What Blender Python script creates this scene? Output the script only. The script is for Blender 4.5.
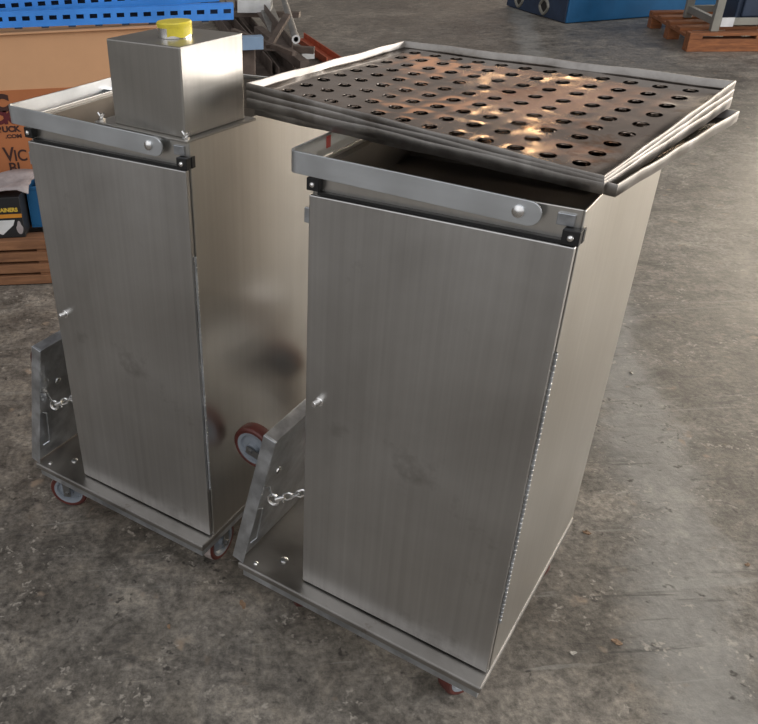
import bpy, bmesh, math, random
from mathutils import Vector, Matrix
random.seed(7)
for o in list(bpy.data.objects): bpy.data.objects.remove(o)
S = bpy.context.scene
C = S.collection

# ------------------------------------------------------------------ camera
cd = bpy.data.cameras.new('camera'); cam = bpy.data.objects.new('camera', cd); C.objects.link(cam)
cd.sensor_width = 36; cd.sensor_fit = 'HORIZONTAL'; cd.lens = 37.338
cd.shift_x = 0.2066; cd.shift_y = 0.0062; cd.clip_start = 0.05; cd.clip_end = 200
fw = Vector((0.0, 0.85241257, -0.52286978)); rt = Vector((0.99883742, -0.02520539, -0.04109128)); up = Vector((0.04820586, 0.52226190, 0.85142158))
cam.matrix_world = Matrix((( rt.x, up.x, -fw.x, 0), (rt.y, up.y, -fw.y, 0), (rt.z, up.z, -fw.z, 1.36003), (0,0,0,1)))
S.camera = cam

# ------------------------------------------------------------------ world: dim hall above, daylight low on the open sides
w = bpy.data.worlds.new('hall_light'); S.world = w; w.use_nodes = True
nt = w.node_tree; nt.nodes.clear()
w.cycles.sampling_method = 'MANUAL'; w.cycles.sample_map_resolution = 1024
def N(t, **k):
    n = nt.nodes.new(t)
    for a, b in k.items(): setattr(n, a, b)
    return n
def math_(op, a, b=None, clamp=False):
    n = N('ShaderNodeMath', operation=op, use_clamp=clamp)
    for i, v in enumerate((a, b)):
        if v is None: continue
        if isinstance(v, (int, float)): n.inputs[i].default_value = v
        else: nt.links.new(v, n.inputs[i])
    return n.outputs[0]
tc = N('ShaderNodeTexCoord')
def lobe(az, el, inner, outer):
    a, e = math.radians(az), math.radians(el)
    v = N('ShaderNodeVectorMath', operation='DOT_PRODUCT'); nt.links.new(tc.outputs['Generated'], v.inputs[0])
    v.inputs[1].default_value = (math.cos(e)*math.cos(a), math.cos(e)*math.sin(a), math.sin(e))
    m = N('ShaderNodeMapRange', interpolation_type='SMOOTHSTEP'); nt.links.new(v.outputs['Value'], m.inputs['Value'])
    m.inputs['From Min'].default_value = math.cos(math.radians(outer)); m.inputs['From Max'].default_value = math.cos(math.radians(inner))
    return m.outputs['Result']
LOBES = [  # az, el, inner, outer, colour
    (43, 1, 7, 22, (16.0, 13.9, 11.0)),      # daylight past the right-hand opening
    (-120, 35, 10, 75, (0.72, 0.73, 0.74)),  # daylight behind the viewer
    (17, 2, 4, 13, (7.0, 5.6, 4.2)),      # low warm lobe added to brighten the rear cabinet's side reflection
    (200, 25, 8, 40, (0.22, 0.225, 0.24)),
    (66, 16, 1, 7, (0.26, 0.11, 0.045)),    # warm sodium lamps far down the hall
    (66, 14, 8, 30, (0.17, 0.15, 0.135)),   # faint far-hall glow added to lighten the trays' reflection
    (74, 14, 1, 3.5, (0.6, 0.26, 0.10)),
]
base = (0.085, 0.08, 0.078)
cur = None
for az, el, i, o_, col in LOBES:
    n = N('ShaderNodeVectorMath', operation='SCALE'); n.inputs[0].default_value = col; nt.links.new(lobe(az, el, i, o_), n.inputs['Scale'])
    a = N('ShaderNodeVectorMath', operation='ADD'); nt.links.new(n.outputs[0], a.inputs[0])
    if cur is None: a.inputs[1].default_value = base
    else: nt.links.new(cur, a.inputs[1])
    cur = a.outputs[0]
bg = N('ShaderNodeBackground'); nt.links.new(cur, bg.inputs['Color']); bg.inputs['Strength'].default_value = 1.0
out = N('ShaderNodeOutputWorld'); nt.links.new(bg.outputs[0], out.inputs[0])

def area(name, loc, target, sx, sy, power, col):
    l = bpy.data.lights.new(name, 'AREA'); l.shape = 'RECTANGLE'; l.size = sx; l.size_y = sy; l.energy = power; l.color = col
    o = bpy.data.objects.new(name, l); C.objects.link(o); o.location = loc
    o.rotation_euler = (Vector(target) - Vector(loc)).to_track_quat('-Z', 'Y').to_euler(); return o
area('door_daylight', (8.2, 0.6, 2.4), (0.8, 1.6, 0.3), 5.5, 3.2, 450, (1.0, 0.98, 0.95))
area('skylight', (1.5, -3.0, 6.5), (0, 2.5, 0), 4.0, 4.0, 75, (0.95, 0.97, 1.0))
for i, (x, y, z, pw) in enumerate(((5.10, 11.9, 6.1, 9), (5.5, 15.4, 6.6, 8))):   # high-bay sodium lamps down the hall
    l = bpy.data.lights.new('hall_lamp', 'POINT'); l.energy = pw; l.color = (1.0, 0.62, 0.32); l.shadow_soft_size = 0.13
    o = bpy.data.objects.new('hall_lamp', l); C.objects.link(o); o.location = (x, y, z)
S.view_settings.view_transform = 'Standard'; S.view_settings.look = 'None'; S.view_settings.gamma = 1; S.view_settings.use_curve_mapping = False
S.view_settings.exposure = 0.10

# ------------------------------------------------------------------ materials
def newmat(name):
    m = bpy.data.materials.new(name); m.use_nodes = True
    t = m.node_tree; b = t.nodes['Principled BSDF']; return m, t, b
def node(t, ty, **k):
    n = t.nodes.new(ty)
    for a, b in k.items(): setattr(n, a, b)
    return n
def ramp(t, src, stops):
    r = node(t, 'ShaderNodeValToRGB'); e = r.color_ramp.elements
    while len(e) < len(stops): e.new(0.5)
    for i, (p, c) in enumerate(stops): e[i].position = p; e[i].color = (*c, 1) if len(c) == 3 else c
    t.links.new(src, r.inputs[0]); return r.outputs[0]
def noise(t, vec, scale, detail=4, rough=0.55, dist=0):
    n = node(t, 'ShaderNodeTexNoise'); n.inputs['Scale'].default_value = scale; n.inputs['Detail'].default_value = detail
    n.inputs['Roughness'].default_value = rough; n.inputs['Distortion'].default_value = dist; t.links.new(vec, n.inputs['Vector']); return n.outputs[0]
def mapping(t, scale=(1,1,1), rot=(0,0,0), loc=(0,0,0)):
    c = node(t, 'ShaderNodeTexCoord'); m = node(t, 'ShaderNodeMapping'); m.inputs['Scale'].default_value = scale; m.inputs['Rotation'].default_value = rot
    m.inputs['Location'].default_value = loc
    t.links.new(c.outputs['Object'], m.inputs[0]); return m.outputs[0]
def mixc(t, f, a, b, mode='MIX'):
    m = node(t, 'ShaderNodeMix', data_type='RGBA', blend_type=mode)
    for i, v in ((0, f), (6, a), (7, b)):
        if isinstance(v, (int, float)): m.inputs[i].default_value = v
        elif isinstance(v, tuple): m.inputs[i].default_value = (*v, 1)
        else: t.links.new(v, m.inputs[i])
    return m.outputs[2]

def steel(name, c0, c1, r0, r1, streak=(60, 60, 1.2), spot=3.0, bump=0.02, wave=0.0, wscale=5, smear=None):
    m, t, b = newmat(name)
    v = mapping(t, streak); v1 = mapping(t)
    n1 = noise(t, v, 1.0, 5, 0.6); n2 = noise(t, v1, spot, 5, 0.6, 0.3)
    mx = node(t, 'ShaderNodeMath', operation='MULTIPLY_ADD'); t.links.new(n1, mx.inputs[0]); mx.inputs[1].default_value = 0.35
    s = node(t, 'ShaderNodeMath', operation='MULTIPLY'); t.links.new(n2, s.inputs[0]); s.inputs[1].default_value = 0.65; t.links.new(s.outputs[0], mx.inputs[2])
    col = ramp(t, mx.outputs[0], [(0.3, c0), (0.7, c1)])
    if smear:
        n3 = noise(t, mapping(t, (1,1,1), loc=(3.1, 1.2, 0.4)), smear[0], 6, 0.7)
        f = ramp(t, n3, [(smear[1], (0,0,0)), (smear[1]+0.14, (1,1,1))]); col = mixc(t, f, col, smear[2])
    t.links.new(col, b.inputs['Base Color']); b.inputs['Metallic'].default_value = 1
    t.links.new(ramp(t, n2, [(0.3, (r0,)*3), (0.7, (r1,)*3)]), b.inputs['Roughness'])
    bp = node(t, 'ShaderNodeBump'); bp.inputs['Strength'].default_value = bump; bp.inputs['Distance'].default_value = 0.002; t.links.new(n1, bp.inputs['Height'])
    if wave:
        n4 = noise(t, v1, wscale, 2, 0.4); b2 = node(t, 'ShaderNodeBump'); b2.inputs['Strength'].default_value = wave; b2.inputs['Distance'].default_value = 0.02
        t.links.new(n4, b2.inputs['Height']); t.links.new(b2.outputs[0], bp.inputs['Normal'])
    t.links.new(bp.outputs[0], b.inputs['Normal']); return m
def plain(name, col, rough=0.6, metal=0.0, var=0.12, scale=12, bump=0.1):
    m, t, b = newmat(name); n = noise(t, mapping(t), scale, 5, 0.6)
    c0 = tuple(x*(1-var) for x in col); c1 = tuple(min(1, x*(1+var)) for x in col)
    t.links.new(ramp(t, n, [(0.3, c0), (0.7, c1)]), b.inputs['Base Color']); b.inputs['Roughness'].default_value = rough; b.inputs['Metallic'].default_value = metal
    bp = node(t, 'ShaderNodeBump'); bp.inputs['Strength'].default_value = bump; bp.inputs['Distance'].default_value = 0.003; t.links.new(n, bp.inputs['Height']); t.links.new(bp.outputs[0], b.inputs['Normal'])
    return m
M = {}
M['door'] = steel('brushed_door_steel', (0.44, 0.43, 0.42), (0.68, 0.67, 0.655), 0.29, 0.42, (90, 90, 1.0), 2.6, 0.06, 0, 5, (3.0, 0.60, (0.31, 0.295, 0.28)))
M['body'] = steel('brushed_body_steel', (0.57, 0.55, 0.515), (0.70, 0.68, 0.645), 0.285, 0.35, (90, 90, 1.0), 2.5, 0.0)
M['box'] = steel('box_steel', (0.36, 0.345, 0.32), (0.50, 0.48, 0.45), 0.285, 0.36, (90, 90, 1.2), 4, 0.0)
M['box'].node_tree.nodes['Principled BSDF'].inputs['Metallic'].default_value = 0.80   # dusty film on the sheet
M['tray'] = steel('tray_steel', (0.30, 0.25, 0.215), (0.58, 0.53, 0.49), 0.06, 0.18, (6, 6, 6), 9, 0.08, 0.22, 7, (9, 0.56, (0.30, 0.16, 0.07)))
M['rim'] = steel('tray_rim_steel', (0.19, 0.17, 0.155), (0.58, 0.555, 0.53), 0.35, 0.6, (18, 18, 18), 14, 0.3)
M['rail'] = steel('satin_aluminium', (0.62, 0.65, 0.68), (0.76, 0.79, 0.82), 0.34, 0.48, (5, 60, 60), 8, 0.05)
M['galv'] = steel('galvanised_steel', (0.34, 0.36, 0.39), (0.84, 0.87, 0.91), 0.29, 0.5, (14, 14, 14), 22, 0.3)
M['platform'] = steel('platform_steel', (0.30, 0.285, 0.27), (0.46, 0.44, 0.42), 0.3, 0.5, (10, 10, 10), 9, 0.15, 0, 5, (12, 0.62, (0.16, 0.11, 0.08)))
M['chrome'] = plain('bright_screw_steel', (0.88, 0.87, 0.86), 0.25, 1.0, 0.05, 30, 0.05)
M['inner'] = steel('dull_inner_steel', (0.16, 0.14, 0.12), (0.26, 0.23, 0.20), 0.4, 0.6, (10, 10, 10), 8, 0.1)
M['black'] = plain('black_plastic', (0.012, 0.012, 0.013), 0.45)
M['redtire'] = plain('red_polyurethane', (0.095, 0.022, 0.017), 0.45, 0, 0.3, 30)
M['tread'] = plain('worn_pale_tread', (0.36, 0.30, 0.28), 0.7, 0, 0.3, 60)
M['hub'] = plain('grey_blue_hub_plastic', (0.24, 0.265, 0.30), 0.45)
M['fork'] = plain('zinc_fork', (0.30, 0.30, 0.30), 0.4, 1.0)
M['red'] = plain('red_sticker', (0.42, 0.05, 0.04), 0.5)
M['yellow'] = plain('yellow_tape', (0.72, 0.60, 0.06), 0.35, 0, 0.15, 40, 0.3)
M['blue'] = plain('blue_rack_paint', (0.05, 0.26, 0.78), 0.38, 0, 0.12, 8)
M['slot'] = plain('slot_shadowed_primer', (0.02, 0.03, 0.07), 0.7)
M['cblue'] = plain('blue_container_paint', (0.012, 0.11, 0.26), 0.5, 0, 0.15, 3)
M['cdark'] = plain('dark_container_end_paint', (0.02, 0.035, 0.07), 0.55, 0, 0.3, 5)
M['card'] = plain('cardboard', (0.62, 0.345, 0.185), 0.85, 0, 0.05, 5)
M['cardor'] = plain('orange_printed_cardboard', (0.43, 0.15, 0.055), 0.8, 0, 0.06, 5)
M['ink'] = plain('dark_brown_ink', (0.05, 0.018, 0.014), 0.8)
M['inkred'] = plain('maroon_ink', (0.10, 0.012, 0.016), 0.8)
M['paper'] = plain('crumpled_paper', (0.34, 0.30, 0.30), 0.8, 0, 0.2, 30, 0.5)
M['white'] = plain('white_label', (0.62, 0.62, 0.62), 0.6)
M['orange'] = plain('orange_print', (0.55, 0.22, 0.02), 0.6)
M['yprint'] = plain('yellow_print', (0.62, 0.42, 0.05), 0.6)
M['rust'] = plain('brown_junk_steel', (0.13, 0.10, 0.085), 0.6, 0.4, 0.35, 9, 0.4)
M['junkgrey'] = plain('grey_junk_steel', (0.26, 0.25, 0.235), 0.5, 0.4, 0.25, 9, 0.3)
M['redox'] = plain('red_oxide_paint', (0.38, 0.085, 0.04), 0.6, 0, 0.2, 10)
M['lblue'] = plain('pale_blue_paint', (0.22, 0.32, 0.46), 0.5, 0, 0.1, 10)
M['frame'] = plain('greenish_grey_frame_paint', (0.24, 0.23, 0.20), 0.5, 0.2, 0.15, 8)
def woodmat(name, c0, c1, vec):
    m, t, b = newmat(name); n = noise(t, mapping(t, vec), 6, 6, 0.65, 0.4)
    t.links.new(ramp(t, n, [(0.3, c0), (0.7, c1)]), b.inputs['Base Color']); b.inputs['Roughness'].default_value = 0.8
    bp = node(t, 'ShaderNodeBump'); bp.inputs['Strength'].default_value = 0.4; bp.inputs['Distance'].default_value = 0.004; t.links.new(n, bp.inputs['Height']); t.links.new(bp.outputs[0], b.inputs['Normal']); return m
M['wood'] = woodmat('orange_brown_wood', (0.13, 0.045, 0.018), (0.34, 0.125, 0.045), (1, 8, 8))
M['wood2'] = woodmat('brown_wood', (0.13, 0.055, 0.025), (0.30, 0.14, 0.065), (1, 8, 8))
M['leaf'] = plain('brown_leaf_litter', (0.27, 0.175, 0.11), 0.8, 0, 0.3, 60)
M['chip'] = plain('pale_plaster_crumb', (0.45, 0.42, 0.37), 0.85, 0, 0.2, 60)

# floor: worn concrete with its own stains, scuffs and speckles
m, t, b = newmat('worn_concrete')
v = mapping(t)
def cr(src, stops): return ramp(t, src, stops)
big = noise(t, v, 0.7, 4, 0.55, 0.4); mid = noise(t, v, 3.2, 9, 0.72, 0.5); md2 = noise(t, mapping(t, loc=(5.3, 2.1, 0)), 11, 8, 0.75, 0.6); fine = noise(t, v, 60, 5, 0.75)
c = cr(big, [(0.30, (0.120, 0.112, 0.103)), (0.5, (0.172, 0.161, 0.148)), (0.70, (0.225, 0.213, 0.197))])
c = mixc(t, 1.0, c, cr(mid, [(0.34, (0.62, 0.595, 0.575)), (0.47, (0.92, 0.90, 0.87)), (0.54, (1.08, 1.06, 1.04)), (0.68, (1.55, 1.52, 1.46))]), 'MULTIPLY')
c = mixc(t, 1.0, c, cr(md2, [(0.36, (0.55, 0.54, 0.52)), (0.5, (1.0, 0.99, 0.97)), (0.64, (1.42, 1.38, 1.30))]), 'MULTIPLY')
c = mixc(t, 0.9, c, cr(fine, [(0.36, (0.55, 0.54, 0.53)), (0.64, (1.5, 1.48, 1.45))]), 'MULTIPLY')
# pale band with uneven edges running diagonally across the right side
sep = node(t, 'ShaderNodeSeparateXYZ'); wob = node(t, 'ShaderNodeMapping'); wob.inputs['Rotation'].default_value = (0, 0, math.radians(-73)); t.links.new(v, wob.inputs[0])
t.links.new(wob.outputs[0], sep.inputs[0])
def M2(op, a, b_=None, cl=False):
    n = node(t, 'ShaderNodeMath', operation=op, use_clamp=cl)
    for i_, v_ in enumerate((a, b_)):
        if v_ is None: continue
        if isinstance(v_, (int, float)): n.inputs[i_].default_value = v_
        else: t.links.new(v_, n.inputs[i_])
    return n.outputs[0]
def band(center, half, soft, amp):
    d = M2('ABSOLUTE', M2('SUBTRACT', M2('ADD', sep.outputs[1], M2('MULTIPLY', M2('SUBTRACT', mid, 0.5), amp)), center))
    mr = node(t, 'ShaderNodeMapRange', interpolation_type='SMOOTHSTEP'); t.links.new(d, mr.inputs[0]); mr.inputs[1].default_value = half+soft; mr.inputs[2].default_value = half; return mr.outputs[0]
c = mixc(t, M2('MULTIPLY', band(-0.60, 0.035, 0.12, 0.35), 0.62), c, mixc(t, 1.0, (0.325, 0.318, 0.300), cr(md2, [(0.3, (0.75,)*3), (0.7, (1.2,)*3)]), 'MULTIPLY'))
st = noise(t, mapping(t, (1.0, 2.2, 1), (0, 0, math.radians(50))), 2.4, 7, 0.7, 1.0)
c = mixc(t, cr(st, [(0.58, (0,0,0)), (0.66, (0.6,)*3)]), c, (0.048, 0.043, 0.040))
sc = noise(t, mapping(t, (0.9, 16.0, 1), (0, 0, math.radians(-62))), 2.2, 4, 0.6, 1.2)
c = mixc(t, cr(sc, [(0.64, (0,0,0)), (0.70, (0.32,)*3)]), c, (0.36, 0.35, 0.32))
sc2 = noise(t, mapping(t, (1.4, 15.0, 1), (0, 0, math.radians(35)), (3, 1, 0)), 2.0, 4, 0.6, 1.0)
c = mixc(t, cr(sc2, [(0.63, (0,0,0)), (0.70, (0.6,)*3)]), c, (0.05, 0.047, 0.045))
for scl, th0, th1, col, lo in ((14, 0.12, 0.26, (0.33, 0.255, 0.19), 0.52), (34, 0.14, 0.30, (0.42, 0.38, 0.33), 0.49), (26, 0.10, 0.24, (0.035, 0.03, 0.027), 0.46), (9, 0.08, 0.17, (0.28, 0.24, 0.20), 0.55)):
    dv = noise(t, mapping(t, loc=(scl, 1, 0)), scl*1.3, 3); vm = node(t, 'ShaderNodeMixRGB'); vm.inputs[0].default_value = 0.06
    t.links.new(v, vm.inputs[1]); nz = node(t, 'ShaderNodeTexNoise'); nz.inputs['Scale'].default_value = scl*1.6; t.links.new(v, nz.inputs[0]); t.links.new(nz.outputs[1], vm.inputs[2])
    vo = node(t, 'ShaderNodeTexVoronoi'); vo.inputs['Scale'].default_value = scl; t.links.new(vm.outputs[0], vo.inputs['Vector'])
    sp = cr(vo.outputs['Distance'], [(th0, (0.85,)*3), (th1, (0,0,0))])
    msk = cr(noise(t, mapping(t, loc=(scl*0.37, scl*0.11, 0)), 6, 4, 0.7), [(lo, (0,0,0)), (lo+0.08, (1,1,1))]); c = mixc(t, mixc(t, 1.0, sp, msk, 'MULTIPLY'), c, col)
t.links.new(c, b.inputs['Base Color']); t.links.new(cr(mid, [(0.3, (0.40,)*3), (0.7, (0.62,)*3)]), b.inputs['Roughness'])
bp = node(t, 'ShaderNodeBump'); bp.inputs['Strength'].default_value = 0.35; bp.inputs['Distance'].default_value = 0.003; t.links.new(fine, bp.inputs['Height']); t.links.new(bp.outputs[0], b.inputs['Normal'])
M['floor'] = m

# ------------------------------------------------------------------ mesh helpers
def obj(name, bm, mat, parent=None, smooth=False, label=None, bevel=0, solid=0, loc=None, rot=None):
    bmesh.ops.recalc_face_normals(bm, faces=bm.faces)
    me = bpy.data.meshes.new(name); bm.to_mesh(me); bm.free(); me.materials.append(M[mat] if isinstance(mat, str) else mat)
    o = bpy.data.objects.new(name, me); C.objects.link(o)
    if smooth:
        for p in me.polygons: p.use_smooth = True
        me.set_sharp_from_angle(angle=math.radians(40))
    if bevel:
        md = o.modifiers.new('bevel', 'BEVEL'); md.width = bevel; md.segments = 2; md.limit_method = 'ANGLE'; md.angle_limit = math.radians(40)
    if solid:
        md = o.modifiers.new('solid', 'SOLIDIFY'); md.thickness = solid; md.offset = 0
    if parent: o.parent = parent
    if label: o['label'] = label
    if loc: o.location = loc
    if rot: o.rotation_euler = rot
    return o
def tag(o, label, cat, group=None, kind=None):
    o['label'] = label; o['category'] = cat
    if group: o['group'] = group
    if kind: o['kind'] = kind
    return o
def thing(name, label, cat, loc=(0,0,0), rz=0, group=None):
    o = bpy.data.objects.new(name, None); o.empty_display_size = 0.1; C.objects.link(o); o.location = loc; o.rotation_euler = (0,0,rz)
    return tag(o, label, cat, group)
def copy_tree(o, parent=None):
    c = o.copy(); C.objects.link(c)
    if parent: c.parent = parent
    for ch in [x for x in bpy.data.objects if x.parent == o]: copy_tree(ch, c)
    return c
def B(bm, x0, x1, y0, y1, z0, z1):
    vs = [bm.verts.new((x, y, z)) for z in (z0, z1) for x, y in ((x0,y0),(x1,y0),(x1,y1),(x0,y1))]
    for f in ((0,3,2,1),(4,5,6,7),(0,1,5,4),(1,2,6,5),(2,3,7,6),(3,0,4,7)): bm.faces.new([vs[i] for i in f])
    return vs
def cyl(bm, p0, p1, r, seg=16, r2=None, cap=True):
    p0, p1 = Vector(p0), Vector(p1); d = (p1-p0).normalized(); a = d.orthogonal().normalized(); c_ = d.cross(a)
    r2 = r if r2 is None else r2; R = []
    for p, rr in ((p0, r), (p1, r2)): R.append([bm.verts.new(p + a*math.cos(2*math.pi*i/seg)*rr + c_*math.sin(2*math.pi*i/seg)*rr) for i in range(seg)])
    for i in range(seg): bm.faces.new((R[0][i], R[0][(i+1)%seg], R[1][(i+1)%seg], R[1][i]))
    if cap: bm.faces.new(R[0][::-1]); bm.faces.new(R[1])
def lathe(bm, prof, center=(0,0,0), axis='z', seg=32):
    rings = []
    for r, h in prof:
        ring = []
        for i in range(seg):
            a = 2*math.pi*i/seg; p = (r*math.cos(a), r*math.sin(a), h)
            if axis == 'y': p = (p[0], p[2], p[1])
            if axis == 'x': p = (p[2], p[0], p[1])
            ring.append(bm.verts.new(Vector(p)+Vector(center)))
        rings.append(ring)
    for k in range(len(rings)-1):
        for i in range(seg): bm.faces.new((rings[k][i], rings[k][(i+1)%seg], rings[k+1][(i+1)%seg], rings[k+1][i]))
    return rings
def tube(bm, pts, r, seg=8, closed=False):
    pts = [Vector(p) for p in pts]; n = len(pts); rings = []; a = None
    for i, p in enumerate(pts):
        d = (pts[(i+1)%n]-pts[i-1]) if closed else (pts[min(i+1,n-1)]-pts[max(i-1,0)])
        d.normalize(); a = d.orthogonal().normalized() if a is None else (a-d*a.dot(d)).normalized(); c_ = d.cross(a)
        rings.append([bm.verts.new(p+a*math.cos(2*math.pi*j/seg)*r+c_*math.sin(2*math.pi*j/seg)*r) for j in range(seg)])
    for i in range(n if closed else n-1):
        A_, B_ = rings[i], rings[(i+1)%n]
        for j in range(seg): bm.faces.new((A_[j], A_[(j+1)%seg], B_[(j+1)%seg], B_[j]))
    if not closed: bm.faces.new(rings[0][::-1]); bm.faces.new(rings[-1])
def bar(bm, p0, p1, wd, ht, roll=0):
    p0, p1 = Vector(p0), Vector(p1); d = (p1-p0).normalized(); s = d.cross(Vector((0,0,1))).normalized(); u = s.cross(d)
    s, u = s*math.cos(roll)+u*math.sin(roll), u*math.cos(roll)-s*math.sin(roll); vs = []
    for p in (p0, p1):
        for a, b_ in ((-1,-1),(1,-1),(1,1),(-1,1)): vs.append(bm.verts.new(p+s*a*wd/2+u*b_*ht/2))
    for f in ((0,3,2,1),(4,5,6,7),(0,1,5,4),(1,2,6,5),(2,3,7,6),(3,0,4,7)): bm.faces.new([vs[i] for i in f])
def text(body, size, mat, parent, loc, rot, name='printed_lettering', extrude=0.0004, bold=0.0, sx=1.0, al='LEFT'):
    cu = bpy.data.curves.new(name, 'FONT'); cu.body = body; cu.size = size; cu.extrude = extrude; cu.offset = bold; cu.align_x = al
    tmp = bpy.data.objects.new('tmp', cu); C.objects.link(tmp); dg = bpy.context.evaluated_depsgraph_get(); dg.update()
    me = bpy.data.meshes.new_from_object(tmp.evaluated_get(dg)); bpy.data.objects.remove(tmp); me.materials.clear(); me.materials.append(M[mat]); me.name = name
    o = bpy.data.objects.new(name, me); C.objects.link(o); o.parent = parent; o.location = loc; o.rotation_euler = rot; o.scale = (sx, 1, 1); return o

# ------------------------------------------------------------------ floor
bm = bmesh.new(); vs = [bm.verts.new(p) for p in ((-25,-20,0),(30,-20,0),(30,40,0),(-25,40,0))]; bm.faces.new(vs)
fl = obj('floor', bm, 'floor'); fl['kind'] = 'structure'

# ------------------------------------------------------------------ rolling cabinets
W, D, ZP, ZT, ZD = 0.3916, 0.4929, 0.1295, 1.0, 0.9555
def screw(bm, c, ax, r=0.007, h=0.004):
    s = -1 if ax == 'y' else 1
    prof = [(r, 0), (r*0.95, s*h*0.5), (r*0.6, s*h*0.9), (0.0005, s*h)]
    lathe(bm, prof, c, ax, 14)
def caster(parent, c, axis='y', side=1, mount=(0,0,1), lbl=None, worn=False):
    """wheel of radius 0.05 at c with its axle along axis; bracket towards mount"""
    c = Vector(c); mn = Vector(mount).normalized(); ax = Vector({'y': (0,1,0), 'x': (1,0,0)}[axis]) if isinstance(axis, str) else Vector(axis).normalized()
    ax = (ax - mn*ax.dot(mn)).normalized(); third = ax.cross(mn)
    Rm = Matrix((third, ax, mn)).transposed().to_4x4(); Rm.translation = c
    bm = bmesh.new()
    for s in (-1, 1):
        B(bm, -0.009, 0.009, s*0.023-0.0015, s*0.023+0.0015, -0.010, 0.040); B(bm, -0.018, 0.018, s*0.023-0.0015, s*0.023+0.0015, 0.040, 0.056)
    B(bm, -0.018, 0.018, -0.0245, 0.0245, 0.0535, 0.0575); cyl(bm, (0,0,0.0575), (0,0,0.066), 0.02); B(bm, -0.035, 0.035, -0.03, 0.03, 0.066, 0.0695)
    cyl(bm, (0,-0.028,0), (0,0.028,0), 0.006, 8)
    bmesh.ops.transform(bm, matrix=Rm, verts=bm.verts)
    f = obj('caster', bm, 'fork', parent, True, lbl)
    bm = bmesh.new(); lathe(bm, [(0.037,-0.014),(0.045,-0.015),(0.049,-0.012),(0.05,-0.005),(0.05,0.005),(0.049,0.012),(0.045,0.015),(0.037,0.014)], axis='y', seg=40)
    bmesh.ops.transform(bm, matrix=Rm, verts=bm.verts); obj('tire', bm, 'redtire', f, True)
    if worn:
        bm = bmesh.new(); lathe(bm, [(0.0494,-0.0115),(0.0506,-0.010),(0.0508,0),(0.0506,0.010),(0.0494,0.0115)], axis='y', seg=40)
        bmesh.ops.transform(bm, matrix=Rm, verts=bm.verts); obj('tread', bm, 'tread', f, True, 'pale worn tread')
    bm = bmesh.new(); lathe(bm, [(0.006,-0.018),(0.012,-0.018),(0.014,-0.010),(0.029,-0.007),(0.032,-0.013),(0.0385,-0.0145),(0.0385,0.0145),(0.032,0.013),(0.029,0.007),(0.014,0.010),(0.012,0.018),(0.006,0.018)], axis='y', seg=40)
    bmesh.ops.transform(bm, matrix=Rm, verts=bm.verts); obj('hub', bm, 'hub', f, True)
    return f
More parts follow.
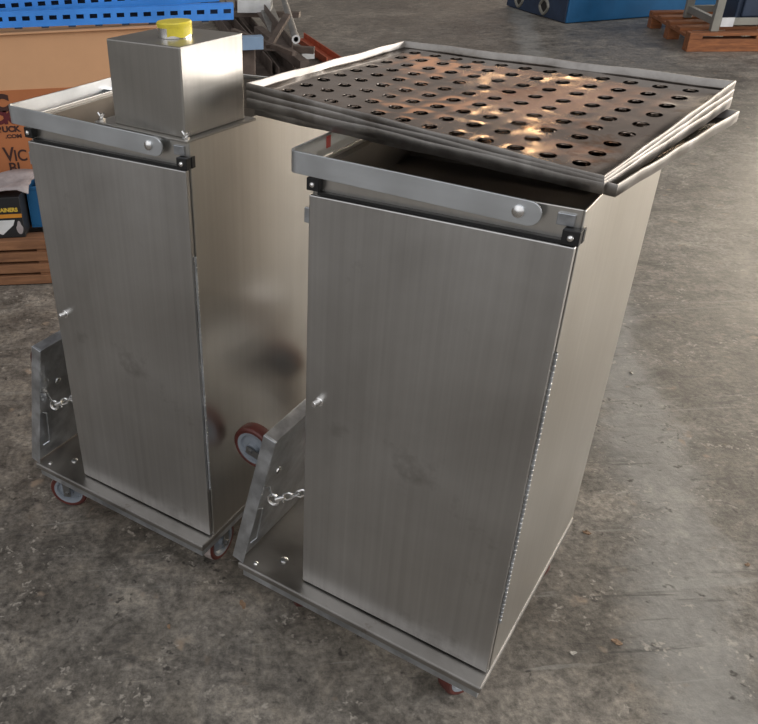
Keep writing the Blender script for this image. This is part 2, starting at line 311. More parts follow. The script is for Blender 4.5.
def make_cart(label):
    t = thing('rolling_cabinet', label, 'cabinet', group='stainless rolling cabinets on folding dollies')
    # open topped sheet body
    bm = bmesh.new(); th = 0.003
    B(bm, 0, th, 0.006, D, ZP, ZT); B(bm, W-th, W, 0.006, D, ZP, ZT); B(bm, th, W-th, D-th, D, ZP, ZT)
    B(bm, th, W-th, 0.006, 0.006+th, ZP, ZT); B(bm, th, W-th, 0.006+th, D-th, ZP, ZP+0.003)
    obj('body', bm, 'body', t, bevel=0.0012)
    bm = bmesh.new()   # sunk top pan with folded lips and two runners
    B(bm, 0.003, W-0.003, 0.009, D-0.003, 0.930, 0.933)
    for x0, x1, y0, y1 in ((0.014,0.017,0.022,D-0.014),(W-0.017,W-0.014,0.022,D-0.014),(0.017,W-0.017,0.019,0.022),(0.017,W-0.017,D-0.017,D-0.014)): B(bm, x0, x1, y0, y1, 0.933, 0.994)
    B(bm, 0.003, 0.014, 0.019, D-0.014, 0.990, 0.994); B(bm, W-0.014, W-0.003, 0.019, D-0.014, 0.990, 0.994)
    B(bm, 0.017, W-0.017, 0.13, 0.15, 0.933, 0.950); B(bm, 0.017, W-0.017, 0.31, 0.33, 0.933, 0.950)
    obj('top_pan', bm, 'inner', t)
    bm = bmesh.new(); B(bm, 0.001, W-0.002, -0.006, 0.004, ZP+0.004, ZD-0.001)
    d = obj('door', bm, 'door', t, bevel=0.0018)
    bm = bmesh.new(); cyl(bm, (0.029,-0.0055,0.587), (0.029,-0.009,0.587), 0.009); cyl(bm, (0.029,-0.009,0.587), (0.026,-0.022,0.588), 0.0055); obj('knob', bm, 'chrome', d, True, bevel=0.001)
    bm = bmesh.new(); n = 56
    prof = []
    for k in range(n):
        z0 = 0.262 + k*(0.800-0.262)/n; z1 = z0+(0.538/n); prof += [(0.0024, z0), (0.0024, z1-0.0022), (0.0016, z1-0.0018), (0.0016, z1)]
    lathe(bm, prof, (W+0.001, 0.0015, 0), 'z', 8)
    obj('piano_hinge', bm, 'galv', d, True)
    bm = bmesh.new(); B(bm, 0.014, W-0.014, -0.003, 0.006, ZD, ZD+0.0045); obj('door_gap_strip', bm, 'black', t)  # black strip filling the slot above the door
    bm = bmesh.new(); B(bm, W-0.032, W-0.010, 0.0022, 0.006, 0.977, 0.993); obj('corner_plate', bm, 'galv', t, bevel=0.001)
    for x0, x1, zb in ((-0.003, 0.018, 0.9615), (W-0.020, W+0.002, 0.9565)):
        bm = bmesh.new(); B(bm, x0, x1, -0.0075, 0.0055, zb, zb+0.0195)
        s = -0.003 if x0 < 0 else W+0.0002
        B(bm, s, s+0.0026, 0.006, 0.016, zb, zb+0.0195)
        k = obj('corner_block', bm, 'black', t, bevel=0.001, label='black plastic corner block')
        bm = bmesh.new(); screw(bm, ((x0+x1)/2, -0.0077, zb+0.010), 'y', 0.0045, 0.004); obj('screw', bm, 'chrome', k, True)
    # L shaped flat bar: front leg with rounded end, corner, side leg
    bm = bmesh.new(); path = []
    def pt(x, y, zc): path.append((Vector((x, y, zc))))
    pt(0.327, -0.0075, 0.9885); pt(0.30, -0.0085, 0.990); pt(0.15, -0.014, 0.998); pt(-0.012, -0.020, 1.0058)
    for a in range(1, 6): ang = math.pi/2*a/6; pt(-0.012-0.014*math.sin(ang), -0.006-0.014*math.cos(ang), 1.0058)
    pt(-0.026, -0.004, 1.0055); pt(-0.026, 0.15, 1.003); pt(-0.026, 0.30, 1.002)
    hh = 0.0165; tk = 0.0035; rows = []
    def add(p, nrm, h): rows.append([bm.verts.new(p+nrm*o_+Vector((0,0,z))) for o_, z in ((-tk/2,-h),(-tk/2,h),(tk/2,h),(tk/2,-h))])
    first = path[0]
    for k in range(6, 0, -1):
        a = math.pi/2*k/6; add(first+Vector((hh*math.sin(a), 0.0006*math.sin(a), 0)), Vector((0,1,0)), max(hh*math.cos(a), 0.0004))
    for i, p in enumerate(path):
        dd = (path[min(i+1,len(path)-1)]-path[max(i-1,0)]); dd.z = 0; dd.normalize(); add(p, Vector((dd.y, -dd.x, 0)), hh)
    for a_, b_ in zip(rows, rows[1:]):
        for j in range(4): bm.faces.new((a_[j], a_[(j+1)%4], b_[(j+1)%4], b_[j]))
    bm.faces.new(rows[0]); bm.faces.new(rows[-1][::-1])
    r = obj('handle_rail', bm, 'rail', t, True, bevel=0.0006)
    bm = bmesh.new(); screw(bm, (0.3148, -0.0098, 0.9895), 'y', 0.0085, 0.005); obj('rail_screw', bm, 'chrome', r, True)
    bm = bmesh.new(); B(bm, -0.0240, 0.0, 0.24, 0.262, 0.988, 1.0); obj('rail_spacer', bm, 'galv', r)
    bm = bmesh.new(); lathe(bm, [(0.012, 0.0), (0.012, 0.0125)], (0.3148, -0.0062, 0.9895), 'y', 16); obj('washer', bm, 'galv', r)
    # rear latch tab on the left side
    bm = bmesh.new(); B(bm, -0.012, 0.0, 0.002, 0.008, 0.905, 0.930); obj('latch_tab', bm, 'galv', t, bevel=0.001)
    # dolly
    bm = bmesh.new(); B(bm, -0.140, W+0.002, -0.040, D+0.004, 0.114, ZP); obj('platform', bm, 'platform', t, bevel=0.003)
    bm = bmesh.new()
    B(bm, -0.130, W-0.004, -0.034, -0.030, 0.094, 0.114); B(bm, -0.130, -0.126, -0.030, D-0.002, 0.094, 0.114); B(bm, W-0.008, W-0.004, -0.030, D-0.002, 0.094, 0.114); B(bm, -0.126, W-0.008, D-0.006, D-0.002, 0.094, 0.114)
    obj('platform_skirt', bm, 'galv', t)
    for x, y in ((-0.062, 0.022), (-0.106, -0.020), (-0.062, 0.30), (-0.062, 0.43)):
        bm = bmesh.new(); screw(bm, (x, y, ZP), 'z', 0.009 if x > -0.1 else 0.0055, 0.004); obj('platform_bolt', bm, 'chrome', t, True)
    # folded-up side flap leaning on the chain
    p0 = Vector((-0.133, 0, 0.131)); p1 = Vector((-0.047, 0, 0.484)); u = (p1-p0).normalized(); n_ = Vector((-u.z, 0, u.x)); L = (p1-p0).length
    F = Matrix(((u.x, 0, n_.x, p0.x), (0, 1, 0, p0.y), (u.z, 0, n_.z, p0.z), (0,0,0,1)))   # local x along the flap, z outward
    bm = bmesh.new(); B(bm, 0.0, L, -0.032, D, 0.004, 0.016); bmesh.ops.transform(bm, matrix=F, verts=bm.verts)
    fp = obj('folding_flap', bm, 'galv', t, bevel=0.002)
    bm = bmesh.new(); B(bm, -0.0, L+0.002, -0.036, -0.032, -0.004, 0.024); B(bm, L-0.002, L+0.002, -0.032, D, -0.003, 0.024); B(bm, 0, L-0.002, D, D+0.004, -0.003, 0.024)
    bmesh.ops.transform(bm, matrix=F, verts=bm.verts); obj('flap_edge_frame', bm, 'galv', fp, bevel=0.0012)
    bm = bmesh.new(); screw(bm, (0, 0, 0), 'z', 0.008, 0.004)
    bmesh.ops.transform(bm, matrix=F @ Matrix.Translation((0.235, 0.03, 0.004)) @ Matrix.Rotation(math.pi, 4, 'X'), verts=bm.verts); obj('flap_bolt', bm, 'chrome', fp, True)
    bm = bmesh.new(); tube(bm, [(0.17,-0.026,-0.002),(0.165,-0.016,-0.006),(0.06,-0.004,-0.006),(0.055,-0.022,-0.002)], 0.0016, 6)
    tube(bm, [(0.235,-0.028,0.0),(0.228,-0.014,-0.006),(0.200,-0.004,-0.012)], 0.0018, 6)
    bmesh.ops.transform(bm, matrix=F, verts=bm.verts); obj('latch_wire', bm, 'galv', fp, True)
    for y in (0.075, 0.40):
        c0 = F @ Vector((0.212, y, 0.016+0.0695)); caster(t, c0, (0.15, 1, 0.0), mount=(-n_.x, 0, -n_.z), lbl='caster on the folded flap')
    # chain with snap hook
    bm = bmesh.new(); A0 = F @ Vector((0.185, 0.0, -0.014)); E0 = Vector((0.0, 0.020, 0.352)); dv = E0-A0; dn = dv.normalized()
    side = dn.cross(Vector((0,1,0))).normalized(); s2 = dn.cross(side)
    ring = [A0+dn*0.002+(dn*math.cos(a)+side*math.sin(a))*0.0112 for a in [2*math.pi*i/16 for i in range(16)]]; tube(bm, ring, 0.0031, 8, True)
    cyl(bm, A0+dn*0.010, A0+dn*0.030, 0.0070, 12, 0.0050); cyl(bm, A0+dn*0.021-side*0.012, A0+dn*0.021+side*0.004, 0.0015, 8)
    obj('snap_hook', bm, 'chrome', t, True, 'bright steel snap hook')
    pos = 0.026; k = 0; bm = bmesh.new(); tot = dv.length
    while pos < tot-0.006:
        s = side if k % 2 == 0 else s2; ln = 0.022; pts = []
        for i in range(20):
            a = 2*math.pi*i/20; e = 0.0065*1.0; cx = (ln/2-e)*(1 if math.cos(a) > 0 else -1); pts.append(A0+dn*(pos+ln/2+cx+e*math.cos(a))+s*e*math.sin(a))
        tube(bm, pts, 0.0024, 6, True); pos += 0.0160; k += 1
    obj('chain', bm, 'chrome', t, True)
    return t
catA = make_cart('front stainless steel rolling cabinet with perforated trays resting on its open top')
catB = copy_tree(catA); catB['label'] = 'rear left stainless steel rolling cabinet with a square steel box on its top'
catA.location = (0.14626, 1.15173, 0); catA.rotation_euler = (0, 0, -0.67391)
catB.location = (-0.35032, 1.53010, 0); catB.rotation_euler = (0, 0, -0.65683)
for root, spots in ((catA, ((-0.040, 0.050, (0.75, 0.65, 0), False), (0.335, 0.040, (0.9, -0.4, 0), False), (0.335, 0.40, (0.2, 1, 0), False), (-0.062, 0.40, (0.3, 1, 0), False))),
                    (catB, ((-0.072, 0.002, (0.40, -0.92, 0), True), (0.354, 0.066, (1.0, 0.05, 0), True), (0.335, 0.40, (0.2, 1, 0), False), (-0.062, 0.40, (0.3, 1, 0), False)))):
    for x, y, ax, worn in spots: caster(root, (x, y, 0.050), ax, worn=worn)
for root, y, ln in ((catA, 0.085, 0.012), (catB, 0.282, 0.014)):
    bm = bmesh.new(); B(bm, -0.0286, -0.0234, y, y+ln, 0.998, 1.0165); s = obj('red_sticker', bm, 'red', root)

# ------------------------------------------------------------------ steel box on the rear cabinet
RB = Matrix.Translation((-0.35032, 1.53010, 0)) @ Matrix.Rotation(-0.65683, 4, 'Z')
bx = thing('steel_box', 'square brushed steel box with yellow taped spout on top of the rear cabinet', 'box', RB @ Vector((0.3935, -0.004, 1.0005)), -0.65683-0.105)
bm = bmesh.new(); B(bm, -0.233, 0, 0, 0.178, 0, 0.0045)
obj('flange', bm, 'box', bx, bevel=0.0012)
bm = bmesh.new(); B(bm, -0.187, -0.012, 0.010, 0.160, 0.0045, 0.146); obj('housing', bm, 'box', bx, bevel=0.0025)
bm = bmesh.new(); cyl(bm, (-0.092, 0.080, 0.146), (-0.092, 0.080, 0.168), 0.0285, 32); sp_ = obj('spout', bm, 'chrome', bx, True, bevel=0.001)
bm = bmesh.new(); rg = lathe(bm, [(0.0290, 0.162), (0.0298, 0.168), (0.028, 0.1705), (0.0005, 0.1710)], (-0.092, 0.080, 0), 'z', 36)
seg = 36; lo = []
for i in range(20):
    a = 2*math.pi*(i-7)/36; lo.append((bm.verts.new((-0.092+0.0296*math.cos(a), 0.080+0.0296*math.sin(a), 0.162)), bm.verts.new((-0.092+0.0294*math.cos(a), 0.080+0.0294*math.sin(a), 0.149+0.002*math.sin(i*0.9)))))
for a_, b_ in zip(lo, lo[1:]): bm.faces.new((a_[0], b_[0], b_[1], a_[1]))
obj('yellow_tape_cap', bm, 'yellow', sp_, True, 'yellow tape cap')
for x, y in ((-0.226, 0.012), (-0.007, 0.007)):
    bm = bmesh.new(); cyl(bm, (x, y, 0.0045), (x, y, 0.016), 0.0028, 8); cyl(bm, (x, y, 0.0045), (x, y, 0.009), 0.006, 6)
    for s in (-1, 1): cyl(bm, (x, y, 0.009), (x+s*0.008, y, 0.017), 0.0022, 6)
    obj('wing_nut', bm, 'chrome', bx, True)

# ------------------------------------------------------------------ perforated trays (warped, fanned stack)
def tray(cor, label, seed):
    """cor: rim corners F L B R"""
    Fp, Lp, Bp, Rp = [Vector(c) for c in cor]; ex = (Lp-Fp); ey = (Rp-Fp); nrm = ey.cross(ex).normalized(); nrm = nrm if nrm.z > 0 else -nrm
    cen = (Fp+Lp+Bp+Rp)/4; org = Vector((cen.x, cen.y, 0)); base_z = min(c.z for c in (Fp, Lp, Bp, Rp))-0.018
    org.z = base_z
    root = thing('perforated_tray', label, 'tray', org, 0, 'perforated sheet trays fanned across the cabinets')
    LX, LY, DEP, FL = ex.length, ey.length, (0.0125 if seed > 1 else 0.0145), 0.0035
    def P(u, v, d): # u,v in metres on the rim plane
        a, b_ = u/LX, v/LY; p = Fp*(1-a)*(1-b_)+Lp*a*(1-b_)+Bp*a*b_+Rp*(1-a)*b_
        return p-nrm*d-org
    m = FL; px = 0.0495; py = 0.0505; nx, ny = 12, 8
    ny = 9; py = (LY-2*m-0.035)/(ny-1)*0.985; px = (LX-2*m-0.03)/(nx-1)*0.985
    px = (LX-0.047-0.050)/(nx-1); py = (LY-0.046-0.036)/(ny-1)
    gx0 = 0.047-0.004*((4-seed) % 3); gy0 = 0.046-0.006*((4-seed) % 2)
    bm = bmesh.new(); r = 0.0118; K = 24; grid = {}
    def V(u, v, d=DEP):
        sag = 0.0035*math.sin(math.pi*u/LX)*math.sin(math.pi*v/LY) + 0.0012*math.sin(u*17+seed)*math.sin(v*19+seed*2)
        key = (round(u, 5), round(v, 5), round(d, 5))
        if key not in grid: grid[key] = bm.verts.new(P(u, v, d+sag))
        return grid[key]
    us = [m]+[gx0+px*(i-0.5) for i in range(nx+1)]+[LX-m]; vs_ = [m]+[gy0+py*(j-0.5) for j in range(ny+1)]+[LY-m]
    for i in range(len(us)-1):
        for j in range(len(vs_)-1):
            u0, u1, v0, v1 = us[i], us[i+1], vs_[j], vs_[j+1]
            if 1 <= i <= nx and 1 <= j <= ny:
                cu, cv = (u0+u1)/2, (v0+v1)/2; outer = []; inner = []; low = []
                for k in range(K):
                    a = 2*math.pi*k/K+math.pi/4; c_, s_ = math.cos(a), math.sin(a); q = 1/max(abs(c_), abs(s_))
                    if k % (K//4) == 0: outer.append(V(u0 if c_ < 0 else u1, v0 if s_ < 0 else v1))
                    else: outer.append(V(cu+c_*q*px/2, cv+s_*q*py/2))
                    inner.append(V(cu+c_*r, cv+s_*r, DEP-0.0006)); low.append(V(cu+c_*r*0.96, cv+s_*r*0.96, DEP+0.0015))
                for k in range(K):
                    k2 = (k+1) % K; bm.faces.new((outer[k], outer[k2], inner[k2], inner[k])); bm.faces.new((inner[k], inner[k2], low[k2], low[k]))
            else:
                # match the edge subdivision of neighbouring hole cells with an n-gon
                loop = []
                def edge(a_, b_, fixed, horiz, sub, c0, half):
                    pts = [a_]
                    if sub:
                        for k in range(1, K//4):
                            ang = -math.pi/4+2*math.pi*k/K; tt = math.tan(ang)*half; pts.append(c0+tt if b_ > a_ else c0-tt)
                    for q_ in pts: loop.append(V(q_, fixed) if horiz else V(fixed, q_))
                ih = 1 <= i <= nx; jh = 1 <= j <= ny
                edge(u0, u1, v0, True, ih and j == ny+1, (u0+u1)/2, px/2)
                edge(v0, v1, u1, False, jh and i == 0, (v0+v1)/2, py/2)
                edge(u1, u0, v1, True, ih and j == 0, (u0+u1)/2, px/2)
                edge(v1, v0, u0, False, jh and i == nx+1, (v0+v1)/2, py/2)
                bm.faces.new(loop)
    obj('perforated_panel', bm, 'tray', root, True, solid=0.001)
    bm = bmesh.new(); rows = []
    for off, d in ((m, DEP), (m*0.85, DEP-0.002), (0.0006, 0.001), (0.0, 0.0), (-0.0012, 0.0), (-0.0016, 0.001), (-0.0018, 0.0155)):
        ring = []
        cs = [(off, off), (LX-off, off), (LX-off, LY-off), (off, LY-off)]
        for q in range(4):
            a_, b_ = Vector(cs[q]), Vector(cs[(q+1) % 4])
            for k in range(12):
                p = a_.lerp(b_, k/12); wv = 0.0010*math.sin(k*1.7+seed*3+q) if 0 < k else 0
                sag = (0.0012*math.sin(p.x*17+seed)*math.sin(p.y*19+seed*2)+0.0035*math.sin(math.pi*p.x/LX)*math.sin(math.pi*p.y/LY)) if d == DEP else wv
                ring.append(bm.verts.new(P(p.x, p.y, d+sag)))
        rows.append(ring)
    for a_, b_ in zip(rows, rows[1:]):
        n = len(a_)
        for k in range(n): bm.faces.new((a_[k], a_[(k+1) % n], b_[(k+1) % n], b_[k]))
    obj('rim', bm, 'rim', root, True, solid=0.0009)
    return root
tray([(0.492,0.922,1.0280),(0.078,1.357,1.0400),(0.408,1.668,1.0350),(0.818,1.226,1.0270)], 'bottom perforated tray lying on both cabinets, its bright right edge sticking out below', 1)
tray([(0.4765,0.9255,1.0310),(0.0655,1.3615,1.0520),(0.3965,1.6725,1.0510),(0.8075,1.2365,1.0460)], 'second perforated tray from the bottom of the fanned stack', 2)
tray([(0.476,0.926,1.0345),(0.065,1.362,1.0640),(0.396,1.673,1.0640),(0.807,1.237,1.0580)], 'third perforated tray up, just beneath the topmost one', 3)
tray([(0.4755,0.9265,1.0385),(0.0645,1.3625,1.0760),(0.3955,1.6735,1.0770),(0.8065,1.2375,1.0700)], 'topmost perforated tray with its holed bottom in full view', 4)

# ------------------------------------------------------------------ pallet, cartons and rack beams at the left
pl = thing('wooden_pallet', 'brown wooden pallet under the cartons at the left edge', 'pallet', (-1.10, 3.35, 0), math.radians(-1))
for k in range(4):
    bm = bmesh.new(); B(bm, -0.55, 0.50, -0.42, -0.33, 0.004+k*0.050, 0.042+k*0.050); obj('front_board', bm, 'wood2', pl, bevel=0.003)
for y in (-0.1, 0.2, 0.45):
    bm = bmesh.new(); B(bm, -0.55, 0.50, y-0.09, y+0.09, 0.156, 0.192); obj('deck_board', bm, 'wood2', pl, bevel=0.003)
for x in (-0.5, 0.0, 0.44):
    bm = bmesh.new(); B(bm, x-0.05, x+0.05, -0.325, 0.54, 0, 0.154); obj('stringer', bm, 'wood2', pl)
    for k in range(3): 
        bm = bmesh.new(); B(bm, x-0.05, x+0.05, -0.41, -0.34, 0.042+k*0.050, 0.054+k*0.050); obj('spacer', bm, 'wood2', pl)

cb = thing('cardboard_box', 'large tan cardboard box with orange printed lower half behind the rear cabinet', 'box', (-0.85, 3.62, 0.194), math.radians(0))
bm = bmesh.new(); B(bm, -0.72, 0.66, -0.31, 0.30, 0, 0.700); obj('carton', bm, 'card', cb, bevel=0.004)
bm = bmesh.new(); B(bm, -0.722, 0.662, -0.3125, -0.3102, 0.02, 0.492); obj('printed_band', bm, 'cardor', cb)
for x0, x1, a in ((-0.72, 0.66, 0.0),):
    bm = bmesh.new(); B(bm, -0.715, 0.655, -0.325, 0.0, 0.701, 0.706); B(bm, -0.715, 0.655, 0.004, 0.315, 0.701, 0.706); obj('top_flap', bm, 'card', cb)
rotf = (math.pi/2, 0, 0); yf = -0.3135
def put(body, x, z, size, mat, bold=0, sx=1.0, al='LEFT'):
    return text(body, size, mat, cb, (x-(-0.85), yf, z-0.194), rotf, 'printed_lettering', 0.0003, bold, sx, al)
put('C', -0.816, 0.609, 0.086, 'ink', 0.006, 1.0, 'RIGHT')
put('TRUCK', -0.804, 0.557, 0.068, 'inkred', 0.0045, 1.0, 'RIGHT')
put('TRUCK', -0.790, 0.522, 0.032, 'ink', 0.0018, 1.1, 'RIGHT')
put('.COM', -0.786, 0.496, 0.021, 'ink', 0.0010, 1.3, 'RIGHT')
put('V', -0.876, 0.400, 0.084, 'ink', 0.0015, 0.9)
put('IC', -0.834, 0.400, 0.066, 'ink', 0.0012, 0.9)
put('BL', -0.864, 0.350, 0.062, 'ink', 0.0012, 1.0)

ct = thing('black_carton', 'black carton with yellow and orange band on the pallet at the left edge', 'box', (-1.02, 3.08, 0.194), 0)
bm = bmesh.new(); B(bm, -0.35, 0.262, -0.12, 0.13, 0, 0.165); obj('carton', bm, 'black', ct, bevel=0.002)
bm = bmesh.new(); B(bm, -0.35, 0.262, -0.1222, -0.1203, 0.083, 0.098); obj('orange_band', bm, 'orange', ct)
text('E STRAINERS', 0.022, 'yprint', ct, (0.250, -0.1212, 0.108), rotf, 'printed_lettering', 0.0003, 0.0009, 0.95, 'RIGHT')
bm = bmesh.new()
vs = [bm.verts.new((x, -0.1215, z)) for x, z in ((0.02, 0.074), (0.232, 0.074), (0.222, 0.052), (0.175, 0.014), (0.12, 0.038), (0.02, 0.05))]; bm.faces.new(vs)
obj('white_printed_panel', bm, 'white', ct)
bm = bmesh.new(); vs = [bm.verts.new((0.246+0.014*math.sin(a)*(1 if math.cos(a) < 0.2 else 0.6), -0.1216, 0.042+0.028*math.cos(a))) for a in [2*math.pi*i/16 for i in range(16)]]; bm.faces.new(vs)
obj('bulb_emblem', bm, 'paper', ct)
# crumpled papers on the carton
bm = bmesh.new(); n = 14; g = [[bm.verts.new((-0.30+0.60*i/n, -0.11+0.20*j/6, 0.018+0.014*math.sin(i*1.9+j)*math.cos(j*2.3+i*0.7)+0.003*j)) for j in range(7)] for i in range(n+1)]
for i in range(n):
    for j in range(6): bm.faces.new((g[i][j], g[i+1][j], g[i+1][j+1], g[i][j+1]))
o = obj('crumpled_paper', bm, 'paper', None, True, solid=0.004); o.location = (-1.02, 3.08, 0.362); tag(o, 'crumpled pale paper lying on the black carton', 'paper')
# blue bin
bm = bmesh.new(); B(bm, -0.05, 0.05, -0.10, 0.10, 0, 0.006)
B(bm, -0.05, -0.045, -0.10, 0.10, 0.006, 0.172); B(bm, 0.045, 0.05, -0.10, 0.10, 0.006, 0.172); B(bm, -0.045, 0.045, -0.10, -0.095, 0.006, 0.172); B(bm, -0.045, 0.045, 0.095, 0.10, 0.006, 0.172)
B(bm, -0.056, 0.056, -0.106, -0.10, 0.160, 0.172)
o = obj('blue_bin', bm, 'cblue', None, bevel=0.002); o.location = (-0.700, 3.16, 0.194); tag(o, 'narrow blue bin beside the black carton on the pallet', 'bin')

def rack_beam(p0, p1, label, h=0.056, dp=0.045, step=0.052):
    p0, p1 = Vector(p0), Vector(p1); d = (p1-p0); L = d.length; ang = math.atan2(d.y, d.x)
    root = thing('rack_beam', label, 'beam', p0, ang, 'blue slotted rack beams on the cardboard box'); root.rotation_euler = (0, -math.asin(d.z/L), ang)
    # front face with real slots (grid), top and bottom flanges
    bm = bmesh.new(); n = int(L/step); zs = [0, h*0.40, h*0.68, h]; y = 0
    gv = {}
    def V(x, z, yy=0.0):
        k = (round(x, 5), round(z, 5), yy)
        if k not in gv: gv[k] = bm.verts.new((x, yy, z))
        return gv[k]
    for i in range(n):
        xs = [i*step, i*step+step*0.24, i*step+step*0.80, (i+1)*step]
        for a in range(3):
            for b_ in range(3):
                if a == 1 and b_ == 1: continue
                bm.faces.new((V(xs[a], zs[b_]), V(xs[a+1], zs[b_]), V(xs[a+1], zs[b_+1]), V(xs[a], zs[b_+1])))
    e = n*step
    for z, s in ((0, 1), (h, -1)):
        for i in range(n): 
            for xa, xb in ((i*step, i*step+step*0.24), (i*step+step*0.24, i*step+step*0.80), (i*step+step*0.80, (i+1)*step)):
                bm.faces.new((V(xa, z), V(xb, z), V(xb, z, dp), V(xa, z, dp)))
    obj('slotted_channel', bm, 'blue', root, solid=0.0025)
    bm = bmesh.new(); B(bm, 0.002, e-0.01, dp-0.004, dp-0.001, 0.003, h-0.003); obj('back_web', bm, 'cdark', root)
    bm = bmesh.new()
    for i in range(n//2): B(bm, i*step*2+0.03, i*step*2+0.058, 0.001, 0.02, -0.007, -0.0015)
    obj('connector_tabs', bm, 'cdark', root)
    return root
rack_beam((-1.50, 3.275, 0.932), (0.124, 3.345, 0.905), 'lower front blue slotted rack beam lying on the cardboard box')
rack_beam((-1.50, 3.365, 0.952), (0.085, 3.435, 0.963), 'upper rear blue slotted rack beam behind the lower one')

# ------------------------------------------------------------------ scrap pile behind the trays
def scrap(nm, p0, p1, wd, ht, mat, label, cat='bar', kind='box', roll=0.0, cut=False):
    p0, p1 = Vector(p0), Vector(p1); d = p1-p0; org = p0+d*0.5; org.z = min(p0.z, p1.z)-ht/2; a, b_ = p0-org, p1-org; bm = bmesh.new()
    if kind == 'box': bar(bm, a, b_, wd, ht, roll)
    elif kind == 'tube':
        dn = d.normalized(); cyl(bm, a, b_, wd/2, 20, cap=False); cyl(bm, a, b_, wd/2*0.72, 20, cap=False)
        bmesh.ops.recalc_face_normals(bm, faces=bm.faces)
    elif kind == 'angle':
        s = d.normalized().cross(Vector((0,0,1))).normalized()
        bar(bm, a-Vector((0,0,ht/2-0.006)), b_-Vector((0,0,ht/2-0.006)), wd, 0.012); bar(bm, a-s*(wd/2-0.006), b_-s*(wd/2-0.006), 0.012, ht)
    elif kind == 'channel':
        s = d.normalized().cross(Vector((0,0,1))).normalized()
        bar(bm, a-Vector((0,0,ht/2-0.006)), b_-Vector((0,0,ht/2-0.006)), wd, 0.012)
        for k in (-1, 1): bar(bm, a+s*k*(wd/2-0.006), b_+s*k*(wd/2-0.006), 0.012, ht)
    o = obj(nm, bm, mat, None, kind == 'tube', bevel=0 if kind == 'tube' else 0.002); o.location = org
    if cut:
        bm = bmesh.new(); e = d.normalized()
        if kind == 'tube':
            f0 = Matrix.Translation(b_) @ e.to_track_quat('Z', 'Y').to_matrix().to_4x4(); lathe(bm, [(wd*0.33, 0.002), (wd*0.56, 0.002), (wd*0.56, -0.012)], (0,0,0), 'z', 20); bmesh.ops.transform(bm, matrix=f0, verts=bm.verts)
        else: bar(bm, b_, b_+e*0.004, wd*0.98, ht*0.96, roll)
        obj('cut_end', bm, 'white', o, label='bright cut end')
    return tag(o, label, cat, 'scrap metal heap behind the trays')
scrap('steel_channel', (0.02,11.2,0.12), (0.42,6.4,0.12), 0.16, 0.12, 'rust', 'long brown steel channel running along the left of the scrap heap', 'channel', 'channel')
scrap('steel_channel', (0.30,10.2,0.14), (0.60,6.3,0.10), 0.13, 0.10, 'rust', 'brown steel channel beside the white sheet offcut in the scrap heap', 'channel', 'channel')
scrap('angle_iron', (0.48,9.6,0.34), (0.64,6.6,0.25), 0.08, 0.08, 'rust', 'brown angle iron leaning over the middle of the scrap heap', 'bar', 'angle')
scrap('steel_pipe', (0.84,9.6,0.36), (0.66,6.20,0.36), 0.055, 0.055, 'junkgrey', 'grey steel pipe with its open round end facing the trays', 'pipe', 'tube', cut=True)
scrap('steel_tube', (0.62,8.0,0.12), (0.83,6.85,0.12), 0.11, 0.045, 'junkgrey', 'flat grey steel tube with a bright cut end beside the red channel', 'tube', cut=True)
scrap('red_channel', (0.90,8.25,0.055), (1.06,6.95,0.055), 0.13, 0.06, 'redox', 'rusty red steel channel at the right of the scrap heap', 'channel', 'channel')
scrap('steel_strut', (0.20,6.35,0.42), (0.60,5.75,0.34), 0.035, 0.03, 'rust', 'thin brown strut lying across the top of the scrap heap', 'strut')
scrap('steel_strut', (0.44,5.95,0.36), (0.60,6.25,0.52), 0.05, 0.03, 'rust', 'short brown strut tilted up in the scrap heap', 'strut')
scrap('angle_iron', (0.22,7.5,0.045), (0.36,5.95,0.045), 0.09, 0.07, 'junkgrey', 'grey angle iron low in the scrap heap', 'bar', 'angle')
scrap('steel_tube', (0.46,7.5,0.24), (0.72,6.15,0.18), 0.07, 0.07, 'rust', 'square brown tube under the open pipe', 'tube')
scrap('steel_plate', (0.62,8.9,0.30), (0.62,6.9,0.20), 0.15, 0.02, 'junkgrey', 'narrow grey plate between the brown channels', 'plate', roll=0.2)
scrap('steel_strut', (0.36,6.9,0.215), (0.86,6.70,0.19), 0.05, 0.05, 'rust', 'brown cross bar lying over the channels of the scrap heap', 'strut')
scrap('steel_strut', (0.05,8.9,0.215), (0.95,8.6,0.205), 0.09, 0.05, 'rust', 'rear cross bar carrying the scrap heap', 'strut')
scrap('blue_tube', (0.10,5.48,0.47), (0.365,5.50,0.467), 0.09, 0.078, 'lblue', 'pale blue square tube end beside the steel box', 'tube')
scrap('white_sheet', (0.34,8.55,0.33), (0.66,8.50,0.32), 0.30, 0.11, 'white', 'white sheet metal offcut at the top of the scrap heap', 'sheet')
bm = bmesh.new(); B(bm, -0.14, 0.10, -0.25, 0.25, 0, 0.42)
o = obj('scrap_bin', bm, 'rust', None, bevel=0.01); o.location = (0.22, 5.78, 0.0); tag(o, 'dark brown steel stand carrying the pale blue tube', 'stand')

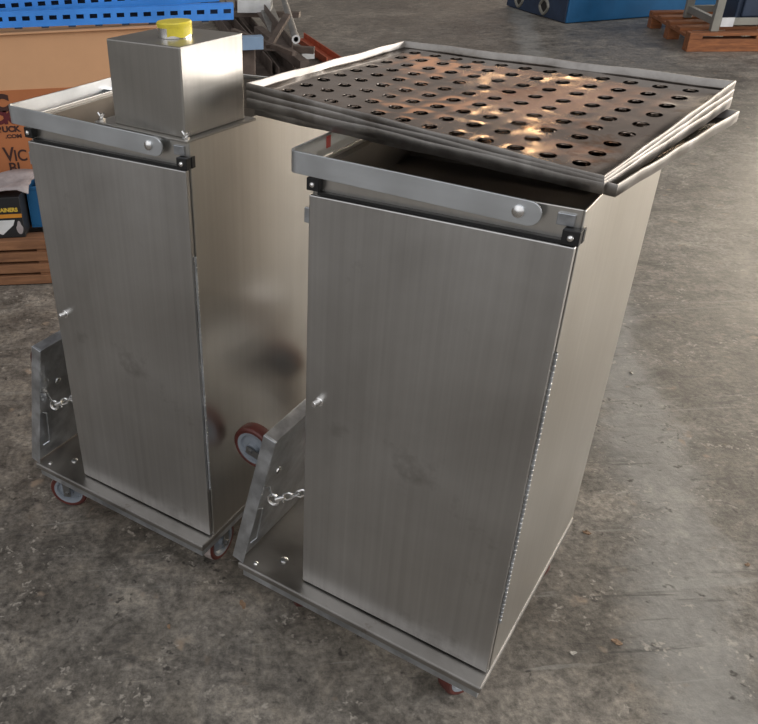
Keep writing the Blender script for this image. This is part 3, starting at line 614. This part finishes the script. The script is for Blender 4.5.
# ------------------------------------------------------------------ blue container
co = thing('blue_container', 'large blue steel container standing at the back of the hall', 'container', (3.667, 8.567, 0), 0)
def wedge(bm, pts, z0, z1):
    lo = [bm.verts.new((x, y, z0)) for x, y in pts]; hi = [bm.verts.new((x, y, z1)) for x, y in pts]; n = len(pts)
    for i in range(n): bm.faces.new((lo[i], lo[(i+1) % n], hi[(i+1) % n], hi[i]))
    bm.faces.new(lo[::-1]); bm.faces.new(hi)
far = Vector((-0.12, 1.45, 0)); rgt = Vector((1.75, 0.30, 0))
bm = bmesh.new(); wedge(bm, [(0, 0), (rgt.x, rgt.y), (rgt.x+far.x, rgt.y+far.y), (far.x, far.y)], 0.005, 1.15); obj('tank', bm, 'cblue', co, bevel=0.01)
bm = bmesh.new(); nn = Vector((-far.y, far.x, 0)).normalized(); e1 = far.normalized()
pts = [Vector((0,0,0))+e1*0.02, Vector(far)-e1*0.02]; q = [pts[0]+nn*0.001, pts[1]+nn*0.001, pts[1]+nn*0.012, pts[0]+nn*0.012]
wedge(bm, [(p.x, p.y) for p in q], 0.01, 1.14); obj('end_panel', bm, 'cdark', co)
for s in (0.50, 1.12):
    bm = bmesh.new(); c0 = e1*s+nn*0.013
    Rm = Matrix(((e1.x, nn.x, 0, c0.x), (e1.y, nn.y, 0, c0.y), (0, 0, 1, 0.11), (0,0,0,1)))
    ov = [(0.10*math.cos(a)*(1-0.15*abs(math.sin(2*a))), 0.0, 0.075*math.sin(a)*(1-0.15*abs(math.sin(2*a)))) for a in [2*math.pi*i/24 for i in range(24)]]
    tube(bm, ov, 0.018, 6, True); bmesh.ops.transform(bm, matrix=Rm, verts=bm.verts); pk = obj('fork_pocket', bm, 'frame', co, True)
    bm = bmesh.new(); vs = [bm.verts.new((x, 0.0, z)) for x, _, z in ov]; bm.faces.new(vs); bmesh.ops.transform(bm, matrix=Rm, verts=bm.verts); obj('pocket_opening', bm, 'black', pk)

# ------------------------------------------------------------------ far pallet and frame
pr = thing('wooden_pallet', 'orange-brown wooden pallet under the grey metal frame at upper right', 'pallet', (4.01, 6.90, 0), math.radians(-13))
for y0, y1 in ((0.0, 0.13), (0.30, 0.44), (0.60, 0.74), (0.90, 1.04), (1.20, 1.34)):
    bm = bmesh.new(); B(bm, 0, 1.1, y0, y1, 0.122, 0.146); obj('deck_board', bm, 'wood', pr, bevel=0.003)
for x in (0.0, 0.5, 1.0):
    bm = bmesh.new(); B(bm, x, x+0.10, 0, 1.34, 0.098, 0.122); obj('stringer_board', bm, 'wood', pr, bevel=0.003)
for y in (0.0, 0.60, 1.20):
    bm = bmesh.new()
    if y == 0: B(bm, 0, 1.1, y+0.001, y+0.13, 0.0, 0.098); obj('front_runner', bm, 'wood', pr, bevel=0.004)
    else:
        for x in (0.0, 0.5, 1.0):
            b2 = bmesh.new(); B(b2, x, x+0.10, y, y+0.13, 0.0, 0.098); obj('block', b2, 'wood', pr, bevel=0.004)
        bm.free()
fr = thing('metal_frame', 'grey metal frame with a white label standing on the far pallet', 'frame', (4.01, 6.90, 0.147), math.radians(-13))
bm = bmesh.new(); 
for x, y in ((0.20, 0.10), (0.20, 0.86), (1.0, 0.10), (1.0, 0.86)):
    b2 = bmesh.new(); B(b2, x-0.03, x+0.03, y-0.03, y+0.03, 0, 1.1); obj('upright', b2, 'frame', fr, bevel=0.003)
bm.free()
for x0, x1, y0, y1, z0 in ((0.23, 0.97, 0.08, 0.12, 0.045), (0.23, 0.97, 0.84, 0.88, 0.045), (0.18, 0.22, 0.13, 0.83, 0.045), (0.98, 1.02, 0.13, 0.83, 0.045)):
    bm = bmesh.new(); B(bm, x0, x1, y0, y1, z0, z0+0.055); obj('cross_rail', bm, 'frame', fr, bevel=0.003)
bm = bmesh.new(); B(bm, 0.235, 0.33, 0.077, 0.0795, 0.035, 0.105); obj('label_plate', bm, 'white', fr)
bm = bmesh.new(); B(bm, 0.40, 0.92, 0.3, 0.7, 0.02, 0.7); B(bm, 0.44, 0.88, 0.27, 0.3, 0.08, 0.62); obj('machine_cabinet', bm, 'cdark', fr, bevel=0.01)

# ------------------------------------------------------------------ litter on the floor
def crumb(x, y, s, mat, label, cat, seed):
    rnd = random.Random(seed); bm = bmesh.new(); n = 9; top = []; bot = []
    for i in range(n):
        a = 2*math.pi*i/n; r_ = s*rnd.uniform(0.55, 1.1); top.append(bm.verts.new((r_*math.cos(a), r_*0.6*math.sin(a), s*rnd.uniform(0.12, 0.4)))); bot.append(bm.verts.new((r_*0.9*math.cos(a), r_*0.55*math.sin(a), 0.0005)))
    for i in range(n): bm.faces.new((bot[i], bot[(i+1) % n], top[(i+1) % n], top[i]))
    ct_ = bm.verts.new((0, 0, s*0.22))
    for i in range(n): bm.faces.new((top[i], top[(i+1) % n], ct_))
    o = obj('leaf_fragment' if cat == 'leaf' else 'plaster_crumb', bm, mat); o.location = (x, y, 0); o.rotation_euler = (0, 0, rnd.uniform(0, 6))
    tag(o, label, cat, 'litter on the floor')
crumb(0.853, 1.375, 0.012, 'leaf', 'curled brown leaf fragment on the floor right of the front cabinet, nearest its base', 'leaf', 1)
crumb(0.782, 1.059, 0.012, 'leaf', 'brown leaf fragment on the floor at lower right, in front of the other leaf', 'leaf', 2)
crumb(0.683, 1.038, 0.009, 'chip', 'pale crumb on the floor near the front cabinet bottom right corner', 'crumb', 3)
crumb(1.283, 2.061, 0.013, 'chip', 'white chip on the floor right of the front cabinet, halfway up the photo', 'crumb', 4)
crumb(0.020, 1.206, 0.013, 'leaf', 'tan flake on the floor just in front of the folding flap', 'leaf', 5)
crumb(-0.142, 1.155, 0.008, 'leaf', 'small brown flake on the floor at lower left', 'leaf', 6)
crumb(1.165, 1.251, 0.010, 'leaf', 'brown flake on the floor near the right edge of the photo', 'leaf', 7)
